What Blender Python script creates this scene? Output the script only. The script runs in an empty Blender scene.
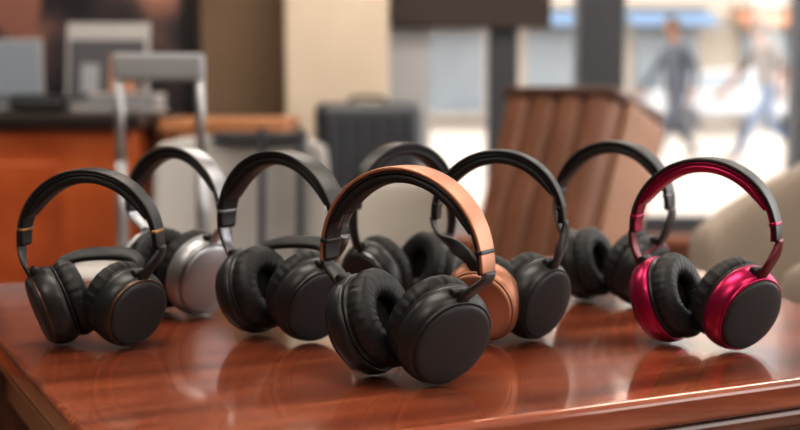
import bpy, bmesh, math, random
from mathutils import Vector, Matrix
random.seed(4)
S=bpy.context.scene
COL=S.collection
try:
    S.view_settings.view_transform='Standard'
    S.view_settings.look='None'
    S.view_settings.exposure=.32
    S.view_settings.gamma=.80
except Exception: pass

# ------------------------------------------------------------ materials
def mat(name,color,rough=.5,metal=0,coat=0,coat_r=.1,bump=0,bscale=200,var=0,vscale=6,emit=0,spec=.5):
    m=bpy.data.materials.new(name); m.use_nodes=True
    nt=m.node_tree; b=nt.nodes['Principled BSDF']
    c=(*color,1)
    b.inputs['Base Color'].default_value=c
    b.inputs['Roughness'].default_value=rough
    b.inputs['Metallic'].default_value=metal
    b.inputs['Coat Weight'].default_value=coat
    b.inputs['Coat Roughness'].default_value=coat_r
    b.inputs['Specular IOR Level'].default_value=spec
    if emit:
        b.inputs['Emission Color'].default_value=c
        b.inputs['Emission Strength'].default_value=emit
    tc=nt.nodes.new('ShaderNodeTexCoord')
    if bump:
        n=nt.nodes.new('ShaderNodeTexNoise'); n.inputs['Scale'].default_value=bscale; n.inputs['Detail'].default_value=3
        nt.links.new(tc.outputs['Object'],n.inputs['Vector'])
        bp=nt.nodes.new('ShaderNodeBump'); bp.inputs['Strength'].default_value=bump; bp.inputs['Distance'].default_value=.002
        nt.links.new(n.outputs['Fac'],bp.inputs['Height']); nt.links.new(bp.outputs['Normal'],b.inputs['Normal'])
    if var:
        n=nt.nodes.new('ShaderNodeTexNoise'); n.inputs['Scale'].default_value=vscale; n.inputs['Detail'].default_value=4
        nt.links.new(tc.outputs['Object'],n.inputs['Vector'])
        r=nt.nodes.new('ShaderNodeValToRGB')
        r.color_ramp.elements[0].position=.3; r.color_ramp.elements[1].position=.7
        r.color_ramp.elements[0].color=tuple(x*(1-var) for x in color)+(1,)
        r.color_ramp.elements[1].color=tuple(min(1,x*(1+var)) for x in color)+(1,)
        nt.links.new(n.outputs['Fac'],r.inputs['Fac']); nt.links.new(r.outputs['Color'],b.inputs['Base Color'])
    return m

def wood(name,cols,rot=0,sc=(1.5,22,6),rough=.25,coat=.6,coat_r=.12,lo=.36,hi=.64,mixf=.38):
    m=bpy.data.materials.new(name); m.use_nodes=True
    nt=m.node_tree; b=nt.nodes['Principled BSDF']; L=nt.links.new
    tc=nt.nodes.new('ShaderNodeTexCoord')
    mp0=nt.nodes.new('ShaderNodeMapping'); mp0.inputs['Rotation'].default_value=(0,0,rot)
    L(tc.outputs['Object'],mp0.inputs['Vector'])
    mp=nt.nodes.new('ShaderNodeMapping'); mp.inputs['Scale'].default_value=sc
    L(mp0.outputs['Vector'],mp.inputs['Vector'])
    n=nt.nodes.new('ShaderNodeTexNoise'); n.inputs['Scale'].default_value=1.6; n.inputs['Detail'].default_value=7; n.inputs['Roughness'].default_value=.62; n.inputs['Distortion'].default_value=.9
    L(mp.outputs['Vector'],n.inputs['Vector'])
    mp2=nt.nodes.new('ShaderNodeMapping'); mp2.inputs['Scale'].default_value=(sc[0]*3,sc[1]*9,sc[2]*5)
    L(mp0.outputs['Vector'],mp2.inputs['Vector'])
    n2=nt.nodes.new('ShaderNodeTexNoise'); n2.inputs['Scale'].default_value=1.5; n2.inputs['Detail'].default_value=4
    L(mp2.outputs['Vector'],n2.inputs['Vector'])
    mx=nt.nodes.new('ShaderNodeMix'); mx.inputs[0].default_value=mixf
    L(n.outputs['Fac'],mx.inputs[2]); L(n2.outputs['Fac'],mx.inputs[3])
    r=nt.nodes.new('ShaderNodeValToRGB')
    e=r.color_ramp.elements
    e[0].position=lo; e[0].color=(*cols[0],1); e[1].position=hi; e[1].color=(*cols[2],1)
    k=e.new(.5); k.color=(*cols[1],1)
    L(mx.outputs[0],r.inputs['Fac']); L(r.outputs['Color'],b.inputs['Base Color'])
    b.inputs['Roughness'].default_value=rough
    b.inputs['Coat Weight'].default_value=coat; b.inputs['Coat Roughness'].default_value=coat_r
    bp=nt.nodes.new('ShaderNodeBump'); bp.inputs['Strength'].default_value=.12; bp.inputs['Distance'].default_value=.001
    L(mx.outputs[0],bp.inputs['Height']); L(bp.outputs['Normal'],b.inputs['Normal'])
    return m

# ------------------------------------------------------------ helpers
def empty(name,loc=(0,0,0),rot=(0,0,0)):
    o=bpy.data.objects.new(name,None); o.location=loc; o.rotation_euler=rot; o.empty_display_size=.05
    COL.objects.link(o); return o
def obj_from_bm(name,bm,m,parent=None,smooth=True,mats=None):
    bmesh.ops.recalc_face_normals(bm,faces=bm.faces)
    me=bpy.data.meshes.new(name); bm.to_mesh(me); bm.free()
    for x in (mats or [m]): me.materials.append(x)
    if smooth:
        for p in me.polygons: p.use_smooth=True
    o=bpy.data.objects.new(name,me); COL.objects.link(o)
    if parent: o.parent=parent
    return o
def wn(o):
    md=o.modifiers.new('wn','WEIGHTED_NORMAL'); md.keep_sharp=True
def box(name,c,s,m,parent=None,bevel=0,seg=3,rot=None):
    bm=bmesh.new(); bmesh.ops.create_cube(bm,size=1)
    bmesh.ops.scale(bm,vec=s,verts=bm.verts)
    o=obj_from_bm(name,bm,m,parent,smooth=False)
    o.location=c
    if rot: o.rotation_euler=rot
    if bevel:
        for p in o.data.polygons: p.use_smooth=True
        b=o.modifiers.new('b','BEVEL'); b.width=bevel; b.segments=seg; wn(o)
    return o
def lathe(name,prof,m,parent,mtx,seg=56,oval=1.06,closed=False):
    """profile (x,r) revolved about local x"""
    bm=bmesh.new(); rings=[]
    for (x,r) in prof:
        if r<1e-6: rings.append([bm.verts.new(mtx@Vector((x,0,0)))])
        else: rings.append([bm.verts.new(mtx@Vector((x,r*math.cos(2*math.pi*i/seg),r*oval*math.sin(2*math.pi*i/seg)))) for i in range(seg)])
    n=len(rings)
    for k in range(n if closed else n-1):
        a,b=rings[k],rings[(k+1)%n]
        for i in range(seg):
            j=(i+1)%seg
            if len(a)==1 and len(b)==1: continue
            if len(a)==1: bm.faces.new((a[0],b[i],b[j]))
            elif len(b)==1: bm.faces.new((a[i],a[j],b[0]))
            else: bm.faces.new((a[i],a[j],b[j],b[i]))
    return obj_from_bm(name,bm,m,parent)
def sweep(name,pts,nrm,wdir,ws,ths,offs,m,parent,n=20,p=3.5,cap=True):
    """superellipse section: width along wdir, thickness along nrm"""
    bm=bmesh.new(); R=[]
    for i,P in enumerate(pts):
        N=nrm[i]; W=wdir[i] if isinstance(wdir,list) else wdir
        ring=[]
        for k in range(n):
            a=2*math.pi*k/n; c,s=math.cos(a),math.sin(a)
            u=math.copysign(abs(c)**(2/p),c)*ws[i]/2; v=math.copysign(abs(s)**(2/p),s)*ths[i]/2
            ring.append(bm.verts.new(P+W*u+N*(v+offs[i])))
        R.append(ring)
    for a,b in zip(R,R[1:]):
        for k in range(n):
            j=(k+1)%n; bm.faces.new((a[k],a[j],b[j],b[k]))
    if cap:
        bm.faces.new(R[0]); bm.faces.new(R[-1][::-1])
    return obj_from_bm(name,bm,m,parent)
def tube(name,pts,rad,m,parent=None,n=10,cap=True):
    pts=[Vector(p) for p in pts]; bm=bmesh.new(); R=[]
    if not isinstance(rad,(list,tuple)): rad=[rad]*len(pts)
    prev=None
    for i,P in enumerate(pts):
        d=(pts[min(i+1,len(pts)-1)]-pts[max(i-1,0)]).normalized()
        if prev is None:
            u=d.orthogonal().normalized()
        else:
            u=(prev-d*prev.dot(d)).normalized()
        prev=u; w=d.cross(u)
        R.append([bm.verts.new(P+(u*math.cos(2*math.pi*k/n)+w*math.sin(2*math.pi*k/n))*rad[i]) for k in range(n)])
    for a,b in zip(R,R[1:]):
        for k in range(n):
            j=(k+1)%n; bm.faces.new((a[k],a[j],b[j],b[k]))
    if cap: bm.faces.new(R[0]); bm.faces.new(R[-1][::-1])
    return obj_from_bm(name,bm,m,parent)
def prism(name,poly,z0,z1,m,parent=None,bevel=0,seg=4,smooth=True):
    bm=bmesh.new()
    a=[bm.verts.new((x,y,z0)) for x,y in poly]; b=[bm.verts.new((x,y,z1)) for x,y in poly]
    bm.faces.new(a[::-1]); bm.faces.new(b)
    n=len(poly)
    for i in range(n):
        j=(i+1)%n; bm.faces.new((a[i],a[j],b[j],b[i]))
    o=obj_from_bm(name,bm,m,parent,smooth=smooth)
    if bevel:
        md=o.modifiers.new('b','BEVEL'); md.width=bevel; md.segments=seg; md.angle_limit=math.radians(40); md.limit_method='ANGLE'; wn(o)
    return o

# ------------------------------------------------------------ palette
BLK=mat('black_plastic',(.015,.0155,.017),.40,coat=.1,coat_r=.3,spec=.5)
CAPM=mat('cap_satin',(.034,.036,.040),.50,spec=.35)
LEA=mat('black_leather',(.014,.0145,.016),.50,bump=.35,bscale=160,spec=.42)
MESH=mat('driver_cloth',(.010,.010,.010),.95,bump=.6,bscale=900,spec=.2)
GUN=mat('gunmetal',(.16,.16,.17),.26,metal=1)
SIL=mat('silver',(.40,.41,.43),.40,metal=.75)
SILD=mat('silver_dark',(.24,.245,.26),.36,metal=.8)
COP=mat('copper_satin',(.46,.245,.165),.42,metal=.65)
GOLD=mat('gold',(.46,.28,.12),.3,metal=1)
BRZ=mat('bronze_ring',(.11,.065,.045),.36,metal=.6)
MAG=mat('magenta_metal',(.36,.010,.080),.34,metal=.75,coat=.15,coat_r=.2)
REDB=mat('dark_red',(.12,.012,.022),.3,metal=.4)

# ------------------------------------------------------------ headphones
def headphones(loc,yaw,H=.19,R=.084,cr=.041,cx=.050,tilt=25,swL=-15,swR=-15,
               outer=BLK,inner=LEA,ring=BLK,cap=CAPM,house=BLK,accent=GUN,slider=BLK,houseL=None,bw=.030,strap=False,text=False,capL=None,ringL=None,cxL=None,cyL=0):
    E=empty('headphones',(loc[0],loc[1],.7505),(0,0,math.radians(-yaw)))
    Y=Vector((0,1,0))
    zc=H-R
    ta=math.radians(tilt)
    ov=1.06
    def low(x,r): return -(x*math.sin(ta)+r*ov*math.cos(ta))
    cz=-min(low(.022,cr*.80),low(.014,cr),low(-.006,cr*1.0),low(-.020,cr*.93))
    for s,sw,hm,tag in ((1,swR,house,'right'),(-1,swL,houseL or house,'left')):
        px=cx if s>0 else (cxL or cx)
        M=Matrix.Translation((s*px,0 if s>0 else cyL,cz))@Matrix.Rotation(math.radians(sw)+(math.pi if s<0 else 0),4,'Z')@Matrix.Rotation(ta,4,'Y')
        c=cr
        # cushion
        ri,ro,x0,x1=c*.40,c*1.0,-.027,-.005
        pr=[]
        for k in range(24):
            a=2*math.pi*k/24; ca,sa=math.cos(a),math.sin(a); p=2.4
            pr.append(((x0+x1)/2+math.copysign(abs(sa)**(2/p),sa)*(x1-x0)/2,(ri+ro)/2+math.copysign(abs(ca)**(2/p),ca)*(ro-ri)/2))
        o=lathe('ear_cushion_'+tag,pr,LEA,E,M,closed=True,seg=128)
        inv=M.inverted(); ph=random.random()*6
        for v in o.data.vertices:
            q=inv@v.co; a=math.atan2(q.z,q.y); r=math.hypot(q.y,q.z)
            w=.00035*math.sin(a*27+2*math.sin(a*3+ph))+.00022*math.sin(a*46+ph)
            f=1+w/max(r,.01); q2=Vector((q.x+w*.6,q.y*f,q.z*f)); v.co=M@q2
        lathe('driver_cloth_'+tag,[(-.0145,0),(-.0135,c*.30),(-.012,c*.46)],MESH,E,M)
        lathe('baffle_'+tag,[(-.009,c*.45),(-.006,c*.98),(-.0045,c*.985),(-.0045,c*.93),(-.002,c*.93)],BLK,E,M)
        lathe('housing_'+tag,[(-.003,c*.90),(-.003,c*.99),(-.0015,c*1.015),(.003,c*1.022),(.008,c*1.01),(.0125,c*.98),(.0160,c*.935),(.0172,c*.90)],hm,E,M)
        rm=(ringL if (s<0 and ringL) else ring)
        lathe('accent_ring_'+tag,[(.0163,c*.925),(.0185,c*.918),(.0192,c*.90),(.0190,c*.87),(.0172,c*.865)],rm,E,M)
        cm=(capL if (s<0 and capL) else cap)
        lathe('cap_'+tag,[(.0170,c*.87),(.0198,c*.866),(.0212,c*.848),(.0220,c*.815),(.0226,c*.76),(.0232,c*.45),(.0234,0)],cm,E,M)
        # arm path : band circle end -> hinge at top of housing
        t1=math.radians(92)
        bend=Vector((s*R*math.sin(t1),0,zc+R*math.cos(t1)))
        pend=M@Vector((.017,0,c*ov*1.02))
        pts=[]
        tang=Vector((s*math.cos(t1),0,-math.sin(t1)))
        tin=(M.to_3x3()@Vector((-.25,0,-1))).normalized()
        L=(pend-bend).length
        p0,p1,p2,p3=bend,bend+tang*L*.4,pend-tin*L*.4,pend+tin*.012
        wd0=Y; wd1=(M.to_3x3()@Vector((0,1 if s>0 else -1,0))).normalized()
        NN=12; W=[];Nn=[]
        for i in range(NN+1):
            t=i/NN
            P=p0*(1-t)**3+p1*3*t*(1-t)**2+p2*3*t*t*(1-t)+p3*t**3; pts.append(P)
            d=(-3*p0*(1-t)**2+3*p1*((1-t)**2-2*t*(1-t))+3*p2*(2*t*(1-t)-t*t)+3*p3*t*t).normalized()
            w=wd0.lerp(wd1,t); w=(w-d*w.dot(d)).normalized(); W.append(w)
            nn=d.cross(w)
            if nn.x*s<0: nn=-nn
            Nn.append(nn)
        ws=[bw*.66*(1-.40*(i/NN)) for i in range(NN+1)]; ws[-1]*=.7
        sweep('slider_arm_'+tag,pts,Nn,W,ws,[.0048]*(NN+1),[0]*(NN+1),slider,E,p=3)
        hp=M@Vector((.010,0,c*ov*1.01))
        bpts=[hp-wd1*.0085,hp-wd1*.0080,hp+wd1*.0080,hp+wd1*.0085]
        tube('hinge_'+tag,bpts,[.003,.0040,.0040,.003],BLK,E,n=16)
    # band
    N=72; T=math.radians(94)
    pts=[];nr=[];ws=[];ts=[]
    for i in range(N+1):
        t=-T+2*T*i/N; ts.append(t)
        nr.append(Vector((math.sin(t),0,math.cos(t)))); pts.append(Vector((R*math.sin(t),0,zc+R*math.cos(t))))
        f=abs(t)/T; ws.append(bw*(1-.22*f**2))
    ws[0]*=.8; ws[-1]*=.8
    sweep('band_shell',pts,nr,Y,ws,[.0040]*len(pts),[-.002]*len(pts),outer,E,p=5)
    sweep('band_frame',pts,nr,Y,[w*.93 for w in ws],[.0034]*len(pts),[-.0052]*len(pts),BLK if inner is not MAG else MAG,E,p=4)
    a=[i for i in range(N+1) if abs(ts[i])<math.radians(70)]
    def fade(t):
        f=abs(t)/math.radians(70); return (1-f**6)
    sweep('band_padding',[pts[i] for i in a],[nr[i] for i in a],Y,[ws[i]*.92 for i in a],[.002+.0078*fade(ts[i]) for i in a],
          [-.0068-.0033*fade(ts[i]) for i in a],inner,E,p=2.8)
    for s in (-1,1):
        tt=[s*math.radians(79+ k*.8) for k in range(4)]
        sweep('band_collar',[Vector((R*math.sin(t),0,zc+R*math.cos(t))) for t in tt],[Vector((math.sin(t),0,math.cos(t))) for t in tt],Y,
              [bw*.86]*4,[.0085]*4,[-.0036]*4,accent,E,p=5)
    if strap:
        sp=[];n2=[]
        for i in range(25):
            u=-1+2*i/24
            sp.append(Vector((u*cx*1.25,.018+.030*(1-u*u),cz+cr*.98+.008*(1-u**4)))); n2.append(Vector((0,-.45,.9)).normalized())
        sweep('folded_strap',sp,n2,Vector((0,.9,.45)).normalized(),[.020]*25,[.008]*25,[0]*25,LEA,E,p=3)
    if text:
        for k in range(7):
            t=-math.radians(68-k*1.6)
            for q in range(3):
                rr=R-.0135
                P=Vector((rr*math.sin(t),-.007+q*.006,zc+rr*math.cos(t)))
                b=box('marking',P,(.0004,.004,.0011),SILD,E); b.rotation_euler=(0,t+math.pi/2,0)
    return E

headphones((-.308,1.098),8,H=.179,R=.0735,cr=.0375,cx=.036,tilt=18,swL=36,swR=-32,ring=BRZ,accent=GOLD,bw=.029,strap=True)
headphones((-.255,1.268),32,H=.194,R=.074,cr=.044,cx=.032,tilt=14,swL=-20,swR=-12,outer=SILD,house=SIL,ring=SILD,cap=SIL,slider=SIL,accent=SIL,bw=.027)
headphones((-.122,1.135),34,H=.195,R=.079,cr=.0415,cx=.038,tilt=20,swL=0,swR=-20,accent=SILD,slider=GUN,bw=.031,strap=True)
headphones((.004,.962),32,H=.190,R=.0835,cr=.0430,cx=.037,tilt=23,swL=2,swR=-26,outer=COP,accent=BLK,bw=.030,text=True)
headphones((.004,1.300),-34,H=.196,R=.070,cr=.039,cx=.040,tilt=18,swL=14,swR=4,ring=GUN,bw=.028)
headphones((.101,1.135),16,H=.196,R=.0690,cr=.0400,cx=.037,tilt=16,swL=84,swR=-30,outer=BLK,houseL=COP,capL=COP,ringL=COP,ring=BLK,accent=BLK,bw=.030,cxL=.009,cyL=-.026)
headphones((.256,1.330),34,H=.197,R=.074,cr=.040,cx=.036,tilt=18,swL=-4,swR=-16,accent=GUN,bw=.030,ring=REDB)
headphones((.301,1.093),32,H=.190,R=.0735,cr=.0410,cx=.036,tilt=20,swL=-8,swR=-30,inner=MAG,house=MAG,ring=MAG,accent=MAG,slider=REDB,bw=.030)

# ------------------------------------------------------------ table
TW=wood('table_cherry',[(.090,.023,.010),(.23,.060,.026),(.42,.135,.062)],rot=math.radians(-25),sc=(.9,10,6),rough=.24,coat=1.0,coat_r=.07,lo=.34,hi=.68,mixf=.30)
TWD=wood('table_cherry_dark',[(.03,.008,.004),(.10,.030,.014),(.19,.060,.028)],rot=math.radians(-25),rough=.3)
T=empty('table')
def round_poly(P,rad,seg=8):
    out=[];n=len(P)
    for i in range(n):
        a,b,c=Vector(P[i-1]),Vector(P[i]),Vector(P[(i+1)%n])
        d1=(a-b).normalized();d2=(c-b).normalized();p=b+d1*rad;q=b+d2*rad
        for k in range(seg+1):
            t=k/seg; v=p*(1-t)**2+b*2*t*(1-t)+q*t*t; out.append((v.x,v.y))
    return out
TP=[(-.190,.722),(.540,1.050),(.405,1.78),(-.60,1.46)]
prism('top_board',round_poly(TP,.03),.722,.750,TW,T,bevel=.007)
def inset(P,d):
    c=Vector((sum(p[0] for p in P)/4,sum(p[1] for p in P)/4)); return [tuple(c+(Vector(p)-c)*(1-d)) for p in P]
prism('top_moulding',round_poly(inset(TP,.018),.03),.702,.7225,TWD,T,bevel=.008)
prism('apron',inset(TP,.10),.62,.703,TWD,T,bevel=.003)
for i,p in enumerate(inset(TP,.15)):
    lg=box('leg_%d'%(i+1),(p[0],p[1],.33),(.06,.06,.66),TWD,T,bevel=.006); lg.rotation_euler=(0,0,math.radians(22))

# ------------------------------------------------------------ room
WALLD=mat('wall_brown',(.21,.145,.095),.8,var=.12,vscale=2)
WALLC=mat('plaster_cream',(.62,.54,.44),.8,var=.06,vscale=3)
WALLL=mat('wall_dark',(.070,.055,.050),.8,var=.2,vscale=2)
CEIL=mat('ceiling_paint',(.7,.68,.64),.9)
FRAME=mat('window_frame_grey',(.055,.060,.070),.45)
FRAMEL=mat('window_frame_light',(.38,.40,.42),.5)
SILL=wood('sill_wood',[(.12,.04,.02),(.25,.09,.045),(.36,.15,.08)],rough=.4)
FL=wood('floor_wood',[(.10,.055,.03),(.20,.115,.065),(.30,.18,.11)],sc=(.8,7,1),rough=.35,coat=.2)
box('floor',(.25,1.25,-.05),(6.7,7.7,.1),FL)
box('ceiling',(.25,1.25,2.85),(6.7,7.7,.1),CEIL)
box('wall_left',(-3.05,1.25,1.4),(.1,7.7,2.8),WALLL)
box('wall_front',(.25,-2.55,1.4),(6.7,.1,2.8),WALLD)
box('wall_right',(3.55,-2.0,1.4),(.1,1.0,2.8),WALLC)
sr=empty('added_side_window')  # unseen side opening, added to let in key light from the right
box('sill_panel',(3.55,1.75,.25),(.1,6.4,.5),SILL,sr)
box('header',(3.55,1.75,2.65),(.1,6.4,.3),FRAME,sr)
for i,y in enumerate((-1.4,-.1,1.2,2.5,3.8,4.95)): box('mullion_%d'%i,(3.55,y,1.5),(.1,.1,2.0),FRAME,sr)
box('wall_back',(-1.94,5.06,1.4),(2.12,.12,2.8),WALLL)
box('wall_alcove',(-.68,5.04,1.4),(.40,.16,2.8),WALLD)
box('pillar',(-.268,4.92,1.4),(.436,.40,2.8),WALLC,bevel=.01)
w1=empty('window_1'); w2=empty('window_2')
box('sill_wall',(1.72,5.06,.17),(3.56,.12,.34),SILL,w1)
box('sill_board',(1.72,5.00,.36),(3.56,.26,.04),SILL,w1,bevel=.008)
box('header',(1.72,5.06,2.66),(3.56,.12,.28),FRAME,w1)
box('side_panel',(.04,5.06,1.44),(.185,.12,2.16),FRAMEL,w1)
box('mullion',(.46,5.05,1.44),(.13,.14,2.16),FRAME,w1,bevel=.008)
box('post',(.89,5.03,1.44),(.20,.18,2.16),FRAME,w1,bevel=.01)
box('frame_rail_a',(.28,5.06,.42),(.28,.06,.08),FRAMEL,w1)
box('frame_rail_b',(.66,5.06,.42),(.28,.06,.08),FRAMEL,w1)
box('post',(1.86,5.03,1.44),(.17,.18,2.16),FRAME,w2,bevel=.01)
box('post_far',(2.8,5.03,1.44),(.12,.18,2.16),FRAME,w2,bevel=.01)
box('frame_rail',(1.38,5.06,.42),(.78,.06,.07),FRAME,w2)
g=bpy.data.materials.new('pane_glass'); g.use_nodes=True; nt=g.node_tree; nt.nodes.clear()
oo=nt.nodes.new('ShaderNodeOutputMaterial'); mx=nt.nodes.new('ShaderNodeMixShader'); tr=nt.nodes.new('ShaderNodeBsdfTransparent'); gl=nt.nodes.new('ShaderNodeBsdfGlossy')
gl.inputs['Roughness'].default_value=.02; mx.inputs[0].default_value=.05
nt.links.new(tr.outputs[0],mx.inputs[1]); nt.links.new(gl.outputs[0],mx.inputs[2]); nt.links.new(mx.outputs[0],oo.inputs[0])
box('glass_a',(.47,5.07,1.44),(.9,.006,2.1),g,w1)
box('glass_b',(2.2,5.07,1.44),(2.5,.006,2.1),g,w2)
BLIND=mat('blind_fabric',(.055,.042,.036),.8)
bl=empty('window_blind')
box('fabric',(.31,4.93,1.95),(.70,.012,1.26),BLIND,bl)
tube('bottom_bar',[(-.04,4.93,1.31),(.66,4.93,1.31)],.014,BLIND,bl); tube('roller',[(-.04,4.93,2.58),(.66,4.93,2.58)],.035,BLIND,bl)
box('baseboard_back',(-1.94,4.99,.06),(2.1,.03,.12),FRAME)

# unseen glowing panels under the ceiling, added to brighten the interior
EM=mat('fill_emitter',(1,.92,.82),.5,emit=14.5)
for i,(x,y) in enumerate([(-1.3,-.6),(1.3,-.6),(-.3,1.0),(1.6,2.2),(-1.7,2.6),(0,3.6)]):
    e=empty('fill_panel')
    box('tray',(x,y,2.775),(1.3,.56,.05),FRAMEL,e); box('diffuser',(x,y,2.745),(1.22,.48,.012),EM,e)

# ------------------------------------------------------------ counter & clutter (left)
ORG=wood('counter_orange_wood',[(.32,.068,.020),(.45,.110,.032),(.56,.165,.052)],sc=(1,5,1),rough=.35,coat=.3)
DKT=mat('counter_top_dark',(.03,.02,.018),.35)
c=empty('service_counter')
box('body',(-1.55,3.65,.45),(1.50,.60,.90),ORG,c,bevel=.01)
box('top',(-1.55,3.65,.925),(1.56,.68,.045),DKT,c,bevel=.008)
box('kick',(-1.55,3.66,.04),(1.46,.56,.08),DKT,c)
for x in (-1.9,-1.3): box('panel',(x,3.345,.5),(.54,.02,.6),ORG,c,bevel=.006)
TAN=wood('tan_wood',[(.30,.13,.055),(.42,.20,.095),(.52,.28,.145)],rough=.45,coat=.1)
k=empty('side_cabinet')
box('body',(-.555,3.70,.44),(.36,.45,.88),TAN,k,bevel=.006); box('top',(-.555,3.70,.905),(.40,.50,.05),TAN,k,bevel=.01)
box('door_panel',(-.555,3.47,.45),(.30,.02,.72),TAN,k,bevel=.004)
pm=bpy.data.materials.new('poster_print'); pm.use_nodes=True; nt=pm.node_tree; b=nt.nodes['Principled BSDF']
tc=nt.nodes.new('ShaderNodeTexCoord'); n=nt.nodes.new('ShaderNodeTexNoise'); n.inputs['Scale'].default_value=3.2; n.inputs['Detail'].default_value=1
nt.links.new(tc.outputs['Object'],n.inputs['Vector']); r=nt.nodes.new('ShaderNodeValToRGB'); e=r.color_ramp.elements
e[0].position=.42;e[0].color=(.028,.026,.032,1);e[1].position=.72;e[1].color=(.42,.22,.16,1);q=e.new(.56);q.color=(.08,.06,.065,1)
nt.links.new(n.outputs['Fac'],r.inputs['Fac']); nt.links.new(r.outputs['Color'],b.inputs['Base Color']); b.inputs['Roughness'].default_value=.4
PSK=mat('poster_skin',(.36,.17,.13),.5)
po=empty('wall_poster'); box('print',(-1.55,4.975,1.38),(1.20,.01,.86),pm,po)
for s in (-1,1):
    box('frame_v',(-1.55+s*.61,4.97,1.38),(.03,.04,.90),BLK,po); box('frame_h',(-1.55,4.97,1.38+s*.44),(1.25,.04,.03),BLK,po)
bm=bmesh.new(); bmesh.ops.create_circle(bm,cap_ends=True,segments=32,radius=1); bmesh.ops.scale(bm,vec=(.12,.16,1),verts=bm.verts); bmesh.ops.rotate(bm,verts=bm.verts,matrix=Matrix.Rotation(math.pi/2,3,'X')); bmesh.ops.translate(bm,verts=bm.verts,vec=(-1.70,4.966,1.42)); obj_from_bm('printed_face',bm,PSK,po,smooth=False)
GRY=mat('grey_plastic',(.28,.29,.31),.4); DKP=mat('dark_print',(.07,.07,.08),.5); SKP=mat('skin_print',(.40,.2,.13),.5)
PAP=mat('brochure_paper',(.36,.355,.35),.6)
bs=empty('brochure_stand')
rt=(math.radians(-12),0,0)
box('board',(-.985,3.78,1.10),(.28,.012,.30),PAP,bs,rot=rt); box('picture',(-.985,3.765,1.085),(.25,.006,.21),DKP,bs,rot=rt); box('picture_figure',(-.93,3.757,1.07),(.09,.004,.14),SKP,bs,rot=rt); box('picture_figure_b',(-1.04,3.757,1.06),(.06,.004,.10),GRY,bs,rot=rt)
box('foot',(-.985,3.80,.954),(.2,.12,.008),GRY,bs)
bk=empty('book_stack')
for i in range(3): box('book_%d'%i,(-.87+.01*i,3.50,.960+.021*i),(.24-.02*i,.17,.018),PAP if i!=1 else GRY,bk,bevel=.003)
mo=empty('desk_monitor')
box('screen',(-1.33,3.75,1.09),(.27,.03,.20),GRY,mo,bevel=.008); box('panel',(-1.33,3.733,1.09),(.25,.004,.17),mat('screen_pale',(.28,.32,.37),.3),mo)
box('neck',(-1.33,3.77,.985),(.05,.03,.06),GRY,mo); box('base',(-1.33,3.76,.957),(.2,.14,.01),GRY,mo,bevel=.003)
bg=empty('sunglasses_case'); box('lower',(-1.12,3.47,.971),(.17,.08,.04),BLK,bg,bevel=.018,seg=5); box('lid',(-1.12,3.47,.994),(.165,.075,.025),LEA,bg,bevel=.012,seg=4)
tk=empty('paper_tray'); box('base',(-1.36,3.46,.955),(.26,.16,.01),BLK,tk); box('sheets',(-1.36,3.46,.968),(.22,.14,.018),PAP,tk)

# ------------------------------------------------------------ luggage
def suitcase(loc,rotz,w,d,h,shell,trim,handle=0,ribs=5,barmat=SIL,hw=.18):
    E=empty('rolling_suitcase',loc,(0,0,rotz))
    wh=.045
    box('shell_front',(0,-d*.25,wh+h/2),(w,d*.49,h),shell,E,bevel=min(.045,d*.2),seg=5)
    box('shell_back',(0,d*.25,wh+h/2),(w,d*.49,h),shell,E,bevel=min(.045,d*.2),seg=5)
    box('zip_seam',(0,0,wh+h/2),(w*.985,.014,h*.985),trim,E,bevel=.004)
    for i in range(ribs):
        x=-w*.38+w*.76*i/(ribs-1)
        box('rib_%d'%i,(x,-d*.495,wh+h/2),(w*.05,.012,h*.86),shell,E,bevel=.005)
        box('rib_back_%d'%i,(x,d*.495,wh+h/2),(w*.05,.012,h*.86),shell,E,bevel=.005)
    tube('top_grip',[(-.07,0,wh+h-.005),(-.065,0,wh+h+.014),(-.04,0,wh+h+.020),(.04,0,wh+h+.020),(.065,0,wh+h+.014),(.07,0,wh+h-.005)],.009,trim,E)
    for x in(-1,1):
        for y in (-1,1):
            px,py=x*w*.38,y*d*.34
            bm=bmesh.new(); bmesh.ops.create_cone(bm,cap_ends=True,segments=20,radius1=.024,radius2=.024,depth=.018)
            bmesh.ops.rotate(bm,verts=bm.verts,matrix=Matrix.Rotation(math.pi/2,3,'Y')); bmesh.ops.translate(bm,verts=bm.verts,vec=(px,py,.024))
            obj_from_bm('wheel',bm,trim,E,smooth=False); box('wheel_fork',(px,py,.042),(.03,.03,.018),trim,E)
    if handle:
        y=d*.36; z=wh+h
        for s in (-1,1):
            tube('pole_%s'%('l' if s<0 else 'r'),[(s*hw/2,y,z-.02),(s*hw/2,y,z+handle*.5)],.0135,barmat,E); tube('pole_inner',[(s*hw/2,y,z+handle*.5),(s*hw/2,y,z+handle)],.0115,barmat,E)
        box('handle_bar',(0,y,z+handle),(hw+.026,.032,.062),GRY,E,bevel=.013,seg=4)
    return E
PALE=mat('shell_pale_grey',(.42,.41,.40),.4,coat=.2); DG=mat('shell_dark_grey',(.05,.058,.07),.4,coat=.2)
BRN=mat('leather_brown',(.17,.078,.046),.42,var=.18,vscale=5,bump=.3,bscale=120); BRL=mat('leather_tan',(.31,.18,.12),.45,var=.12,bump=.3,bscale=120)
BRD=mat('leather_dark_brown',(.07,.030,.020),.4)
suitcase((-.535,2.42,0),.05,.40,.24,.60,PALE,BLK,handle=.42,ribs=5)
pl=empty('display_plinth'); box('base',(.12,4.35,.07),(1.9,.62,.14),SILL,pl,bevel=.01); box('deck',(.12,4.35,.15),(1.94,.66,.02),TAN,pl,bevel=.004)
suitcase((-.125,4.32,.161),.12,.40,.26,.77,DG,BLK,ribs=6)

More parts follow.
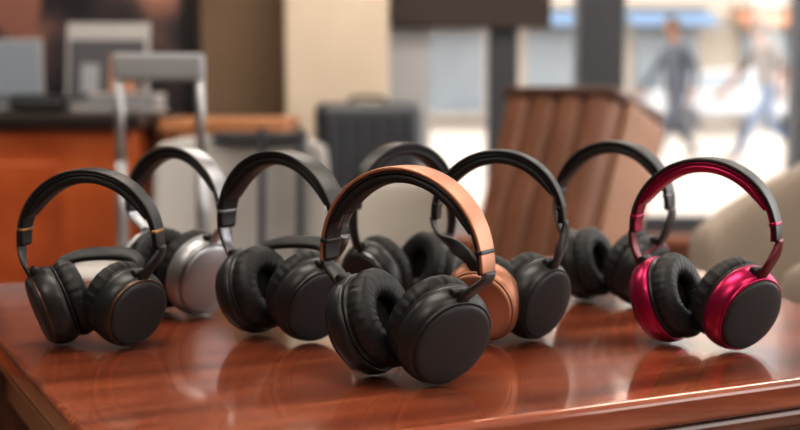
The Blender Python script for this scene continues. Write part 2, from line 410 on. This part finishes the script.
# leather lounge chair with channelled back, seen three-quarter from the side
def leather_chair(loc,rotz):
    E=empty('leather_lounge_chair',loc,(0,0,rotz))
    W_=.46; rk=math.radians(19)
    def P(x,y,z):
        return Vector((x,.10+y*math.cos(rk)+z*math.sin(rk),.36+z*math.cos(rk)-y*math.sin(rk)))
    def slab(name,x0,x1,y0,y1,z0,z1,m,bev,seg=5):
        bm=bmesh.new(); vs=[bm.verts.new(P(x,y,z)) for x in (x0,x1) for y in (y0,y1) for z in (z0,z1)]
        for f in ((0,1,3,2),(4,6,7,5),(0,4,5,1),(2,3,7,6),(0,2,6,4),(1,5,7,3)): bm.faces.new([vs[i] for i in f])
        o=obj_from_bm(name,bm,m,E); b=o.modifiers.new('b','BEVEL'); b.width=bev; b.segments=seg; wn(o); return o
    slab('back_core',-W_/2+.01,W_/2-.01,.01,.23,-.05,.670,BRN,.05)
    n=4
    for i in range(n):
        x0=-W_/2+.01+(W_-.02)*i/n; slab('back_channel_%d'%i,x0,x0+(W_-.02)/n,-.04,.06,.02,.680,BRN,.030,8)
    for s in (-1,1):
        for j in range(4):
            y0=.030+j*.050
            slab('side_channel',s*(W_/2-.005)-.022,s*(W_/2-.005)+.022,y0,y0+.052,-.02,.670-.005*j,BRL,.015,6)
    slab('top_roll',-W_/2-.005,W_/2+.005,-.045,.235,.655,.700,BRD,.020)
    box('seat',(0,-.13,.33),(W_,.50,.15),BRN,E,bevel=.05,seg=6)
    for s in (-1,1):
        box('arm',(s*(W_/2+.035),-.09,.46),(.06,.44,.06),BRD,E,bevel=.028,seg=6)
        box('arm_post',(s*(W_/2+.035),-.26,.25),(.045,.045,.40),BRD,E,bevel=.008)
        box('arm_post_rear',(s*(W_/2+.035),.10,.25),(.045,.045,.42),BRD,E,bevel=.008)
        for y in (-.26,.10): tube('leg',[(s*(W_/2+.035),y,.08),(s*(W_/2+.035),y,0)],[.02,.014],BRD,E)
    return E
leather_chair((.29,3.38,0),math.radians(-48))

# ------------------------------------------------------------ chairs
def chair(loc,rotz,fab,frame,w=.46,back=.90,straps=True,dp=.46):
    E=empty('upholstered_chair',loc,(0,0,rotz))
    box('seat',(0,.23-dp/2,.43),(w,dp,.09),fab,E,bevel=.03,seg=4)
    bm=bmesh.new(); nx=17; R=[]
    for layer,yo in ((0,0),(1,.055)):
        g=[]
        for i in range(nx):
            u=-1+2*i/(nx-1); row=[]
            for j in range(9):
                v=j/8; hz=.40+(back-.40)*v*(1-.06*abs(u)**5) ; x=u*w/2*(1+.04*v)*(1-.05*(v**6))
                row.append(bm.verts.new((x,.20-.07*u*u+.06*v+yo*(1-.3*v),hz)))
            g.append(row)
        R.append(g)
    for l in (0,1):
        for i in range(nx-1):
            for j in range(8): bm.faces.new((R[l][i][j],R[l][i+1][j],R[l][i+1][j+1],R[l][i][j+1]))
    for i in range(nx-1):
        bm.faces.new((R[0][i][0],R[0][i+1][0],R[1][i+1][0],R[1][i][0])); bm.faces.new((R[0][i][8],R[0][i+1][8],R[1][i+1][8],R[1][i][8]))
    for j in range(8):
        bm.faces.new((R[0][0][j],R[0][0][j+1],R[1][0][j+1],R[1][0][j])); bm.faces.new((R[0][-1][j],R[0][-1][j+1],R[1][-1][j+1],R[1][-1][j]))
    o=obj_from_bm('back',bm,fab,E); b=o.modifiers.new('b','BEVEL'); b.width=.015;b.segments=3
    if straps:
        for x in (w*.12,w*.34): box('strap',(x,.185,.68),(.018,.03,.46),frame,E,rot=(-.12,0,0))
        box('rail',(.05,.25,back-.005),(w*.55,.07,.03),frame,E,bevel=.006)
    for x in (-1,1):
        for y in (.23-dp*.9,.19): tube('leg',[(x*w*.42,y,.40),(x*w*.47,y+.01,0)],[.017,.011],frame,E)
    return E
chair((-.46,3.02,0),0,PALE,DG,w=.50,back=.885)
chair((.0,2.36,0),.05,mat('fabric_cream',(.38,.36,.33),.8),TWD,w=.26,back=.80,straps=False,dp=.34)
# tub chair on right
TAU=mat('taupe_fabric',(.30,.255,.22),.75,bump=.3,bscale=300)
E=empty('tub_armchair',(.95,2.12,0))
bm=bmesh.new(); nA=49; R=[]
for i in range(nA):
    ph=math.radians(-140+280*i/(nA-1)); hgt=.64+.42*(.5+.5*math.cos(ph*.95))
    ring=[]
    prof=[(.30,.30),(.36,hgt-.03),(.385,hgt),(.42,hgt+.005),(.445,hgt-.03),(.42,.60*hgt),(.36,.25),(.33,.24)]
    for r,z in prof: ring.append(bm.verts.new((r*math.cos(ph),r*math.sin(ph),z)))
    R.append(ring)
for a,b in zip(R,R[1:]):
    for k in range(8): j=(k+1)%8; bm.faces.new((a[k],a[j],b[j],b[k]))
bm.faces.new(R[0]); bm.faces.new(R[-1][::-1])
o=obj_from_bm('shell',bm,TAU,E); sb=o.modifiers.new('s','SUBSURF'); sb.levels=2; sb.render_levels=2
bm=bmesh.new(); bmesh.ops.create_cone(bm,cap_ends=True,segments=40,radius1=.31,radius2=.33,depth=.14); bmesh.ops.translate(bm,verts=bm.verts,vec=(-.01,0,.37))
o=obj_from_bm('seat_cushion',bm,TAU,E); b=o.modifiers.new('b','BEVEL'); b.width=.03;b.segments=4;b.limit_method='ANGLE'
for a in (45,135,225,315):
    a=math.radians(a); tube('leg',[(.24*math.cos(a),.24*math.sin(a),.31),(.30*math.cos(a),.30*math.sin(a),0)],[.02,.012],TWD,E)

# ------------------------------------------------------------ outdoors
GZ=.18
box('ground',(6,22.6,GZ-.10),(60,34.8,.2),mat('pavement_stone',(.27,.24,.215),.8,var=.10,vscale=.6))
BLD=mat('facade_cream',(.34,.30,.26),.8,var=.06,vscale=.4); BW=mat('facade_glass',(.17,.19,.21),.2); AW=mat('awning_blue',(.12,.18,.27),.7); AWR=mat('awning_rust',(.30,.15,.09),.7)
bd=empty('street_building'); box('facade',(6,32,5.1),(50,3,9.8),BLD,bd)
for i in range(16):
    x=-16+i*2.9
    for lv in range(3):
        box('bay_%d_%d'%(i,lv),(x,30.45,1.65+lv*3.0+(.35 if lv else 0)),(1.7,.12,2.2 if lv==0 else 1.7),BW,bd); box('ledge',(x,30.4,GZ+.28+lv*3),(2.2,.3,.14),BLD,bd)
    box('awning_%d'%i,(x,29.9,3.05),(2.3,1.2,.08),AW if i%3 else AWR,bd,rot=(.35,0,0))
def car(loc,rotz,paint):
    E=empty('parked_car',loc,(0,0,rotz))
    side=[(-2.1,.35),(-2.15,.7),(-2.0,.92),(-1.35,.98),(-.85,1.38),(.55,1.42),(1.2,.98),(1.95,.85),(2.15,.6),(2.1,.35)]
    bm=bmesh.new(); a=[bm.verts.new((x,-.85*(1 if z<1 else .82),z)) for x,z in side]; b=[bm.verts.new((x,.85*(1 if z<1 else .82),z)) for x,z in side]
    bm.faces.new(a); bm.faces.new(b[::-1]); n=len(a)
    for i in range(n): bm.faces.new((a[i],a[(i+1)%n],b[(i+1)%n],b[i]))
    o=obj_from_bm('body',bm,paint,E); md=o.modifiers.new('b','BEVEL'); md.width=.07; md.segments=3; wn(o)
    for s in (-1,1):
        bm=bmesh.new(); v=[bm.verts.new((x,s*(.865 if z<1.05 else .74),z)) for x,z in [(-1.15,1.02),(-.78,1.32),(.48,1.35),(.98,1.02)]]; bm.faces.new(v); obj_from_bm('side_glass',bm,BW,E,smooth=False)
        for x in (-1.3,1.3):
            bm=bmesh.new(); bmesh.ops.create_cone(bm,cap_ends=True,segments=28,radius1=.33,radius2=.33,depth=.22); bmesh.ops.rotate(bm,verts=bm.verts,matrix=Matrix.Rotation(math.pi/2,3,'X')); bmesh.ops.translate(bm,verts=bm.verts,vec=(x,s*.78,.33)); obj_from_bm('wheel',bm,DKP,E,smooth=False)
car((7.4,25,GZ),.05,mat('car_paint_silver',(.25,.25,.26),.3,coat=1))

SKIN=mat('skin',(.20,.10,.065),.55); HAIR=mat('hair_dark',(.03,.02,.012),.6); SHOE=mat('shoe_dark',(.03,.025,.025),.5)
def person(name,loc,rotz,top,pants,lean=0,arm=.25,stride=1.0,sleeve=True):
    E=empty(name,loc,(0,0,rotz))
    V={'pel':(0,0,.93,.135),'sp':(.01+lean*.3,0,1.10,.125),'ch':(.02+lean*.7,0,1.30,.15),'nb':(.02+lean,0,1.44,.075),'nk':(.04+lean*1.1,0,1.52,.055),'hd':(.06+lean*1.2,0,1.60,.06)}
    B=[('pel','sp','t'),('sp','ch','t'),('ch','nb','t'),('nb','nk','s'),('nk','hd','s')]
    for s,t,f in ((1,'L',1),(-1,'R',-1)):
        V['sh'+t]=(.01+lean*.9,s*.17,1.39,.068)
        V['el'+t]=(.01+lean*.9-f*arm*.6,s*.22,1.12,.047)
        V['wr'+t]=(.12+lean*.9-f*arm*.9,s*.21,.90,.030)
        V['pa'+t]=(.16+lean*.9-f*arm*1.0,s*.205,.83,.033)
        V['hp'+t]=(0,s*.085,.88,.105)
        if f>0:
            V['kn'+t]=(.24*stride,s*.09,.51,.066); V['an'+t]=(.40*stride,s*.09,.10,.043); V['to'+t]=(.40*stride+.17,s*.10,.045,.035)
        else:
            V['kn'+t]=(-.06*stride,s*.09,.48,.066); V['an'+t]=(-.42*stride,s*.09,.18,.043); V['to'+t]=(-.42*stride+.10,s*.10,.040,.035)
        B+=[('ch','sh'+t,'t'),('sh'+t,'el'+t,'t'),('el'+t,'wr'+t,'t' if sleeve else 's'),('wr'+t,'pa'+t,'s'),('pel','hp'+t,'p'),('hp'+t,'kn'+t,'p'),('kn'+t,'an'+t,'p'),('an'+t,'to'+t,'b')]
    names=list(V); me=bpy.data.meshes.new('body'); me.from_pydata([V[n][:3] for n in names],[(names.index(a),names.index(b)) for a,b,_ in B],[])
    o=bpy.data.objects.new('body',me); COL.objects.link(o)
    sk=o.modifiers.new('skin','SKIN'); sk.use_smooth_shade=True
    for i,n in enumerate(names):
        sv=me.skin_vertices[0].data[i]; r=V[n][3]; sv.radius=(r,r); sv.use_root=(n=='pel')
    ss=o.modifiers.new('ss','SUBSURF'); ss.levels=2; ss.render_levels=2
    bpy.context.view_layer.update()
    dg=bpy.context.evaluated_depsgraph_get(); nm=bpy.data.meshes.new_from_object(o.evaluated_get(dg))
    o.modifiers.clear(); o.data=nm
    nm.materials.clear()
    for m in (top,pants,SKIN,SHOE): nm.materials.append(m)
    idx={'t':0,'p':1,'s':2,'b':3}
    segs=[(Vector(V[a][:3]),Vector(V[b][:3]),idx[k]) for a,b,k in B]
    for p in nm.polygons:
        c=p.center; best=None
        for a,b,k in segs:
            d=b-a; t=max(0,min(1,(c-a).dot(d)/d.length_squared)); q=(c-(a+d*t)).length
            if best is None or q<best[0]: best=(q,k)
        p.material_index=best[1]; p.use_smooth=True
    o.parent=E
    hx=.08+lean*1.25; hc=Vector((hx,0,1.635))
    bm=bmesh.new(); bmesh.ops.create_uvsphere(bm,u_segments=24,v_segments=18,radius=1)
    for v in bm.verts:
        x,y,z=v.co; w=1-.22*max(0,-z); v.co=hc+Vector((x*.098*w,y*.077*w,z*.118))
    obj_from_bm('head',bm,SKIN,E)
    bm=bmesh.new(); bmesh.ops.create_uvsphere(bm,u_segments=24,v_segments=18,radius=1)
    for v in bm.verts:
        x,y,z=v.co
        if z<.25 and x>-.1: x=min(x,.35)*.6
        if z<-.45: z=-.45
        v.co=hc+Vector((x*.108-.008,y*.086,z*.128+.006))
    obj_from_bm('hair',bm,HAIR,E)
    bm=bmesh.new(); bmesh.ops.create_cone(bm,cap_ends=True,segments=8,radius1=.017,radius2=.006,depth=.045); bmesh.ops.translate(bm,verts=bm.verts,vec=hc+Vector((.098,0,-.01))); obj_from_bm('nose',bm,SKIN,E)
    box('mouth',hc+Vector((.088,0,-.055)),(.01,.04,.008),mat('lips',(.25,.08,.07),.5),E,bevel=.003)
    for s in (-1,1):
        bm=bmesh.new(); bmesh.ops.create_uvsphere(bm,u_segments=8,v_segments=6,radius=.011); bmesh.ops.translate(bm,verts=bm.verts,vec=hc+Vector((.086,s*.032,.008))); obj_from_bm('eye',bm,HAIR,E)
        bm=bmesh.new(); bmesh.ops.create_uvsphere(bm,u_segments=10,v_segments=8,radius=1); bmesh.ops.scale(bm,vec=(.018,.009,.03),verts=bm.verts); bmesh.ops.translate(bm,verts=bm.verts,vec=hc+Vector((-.002,s*.08,-.005))); obj_from_bm('ear',bm,SKIN,E)
        t='L' if s>0 else 'R'; pa=Vector(V['pa'+t][:3]); wr=Vector(V['wr'+t][:3]); d=(pa-wr).normalized()
        fw=Vector((1,0,0)); fw=(fw-d*fw.dot(d)).normalized(); side=Vector((0,-s,0))
        for q,ln in enumerate((.072,.082,.076,.060)):
            b0=pa+fw*(.027-.018*q); tube('finger_%d'%q,[b0,b0+d*ln*.5+side*.004,b0+d*ln*.85+side*.018,b0+d*ln+side*.030],[.0095,.009,.008,.005],SKIN,E,n=8)
        b0=pa-d*.02+fw*.022; tube('thumb',[b0,b0+fw*.022+d*.03,b0+fw*.025+d*.058],[.011,.010,.006],SKIN,E,n=8)
    return E
GT=mat('shirt_grey_blue',(.06,.068,.085),.8); DT=mat('trousers_dark',(.055,.06,.075),.8); TT=mat('shirt_taupe',(.09,.058,.045),.8); JN=mat('jeans_blue',(.018,.045,.105),.8)
person('pedestrian',(3.30,13.3,GZ),math.radians(200),GT,DT,lean=.02,stride=.8)
person('pedestrian',(4.50,13.6,GZ),math.radians(188),TT,JN,lean=.10,stride=1.15,arm=.3,sleeve=False)

# ------------------------------------------------------------ light
W=bpy.data.worlds.new('sky'); S.world=W; W.use_nodes=True; bgn=W.node_tree.nodes['Background']
bgn.inputs[0].default_value=(1.0,.98,.95,1); bgn.inputs[1].default_value=4.4
sun=bpy.data.lights.new('sun','SUN'); sun.energy=1.8; sun.angle=math.radians(2); sun.color=(1,.93,.84)
so=bpy.data.objects.new('sun',sun); COL.objects.link(so); so.rotation_euler=Vector((-.75,.25,-.95)).to_track_quat('-Z','Y').to_euler(); so.location=(8,0,10)

# ------------------------------------------------------------ camera
cd=bpy.data.cameras.new('camera'); cam=bpy.data.objects.new('camera',cd); COL.objects.link(cam)
cam.location=(0,0,1.0); cam.rotation_euler=(math.radians(90-6.1),0,0)
cd.lens=50; cd.sensor_width=36; cd.clip_start=.02; cd.clip_end=200
cd.dof.use_dof=True; cd.dof.focus_distance=.99; cd.dof.aperture_fstop=3.3
S.camera=cam
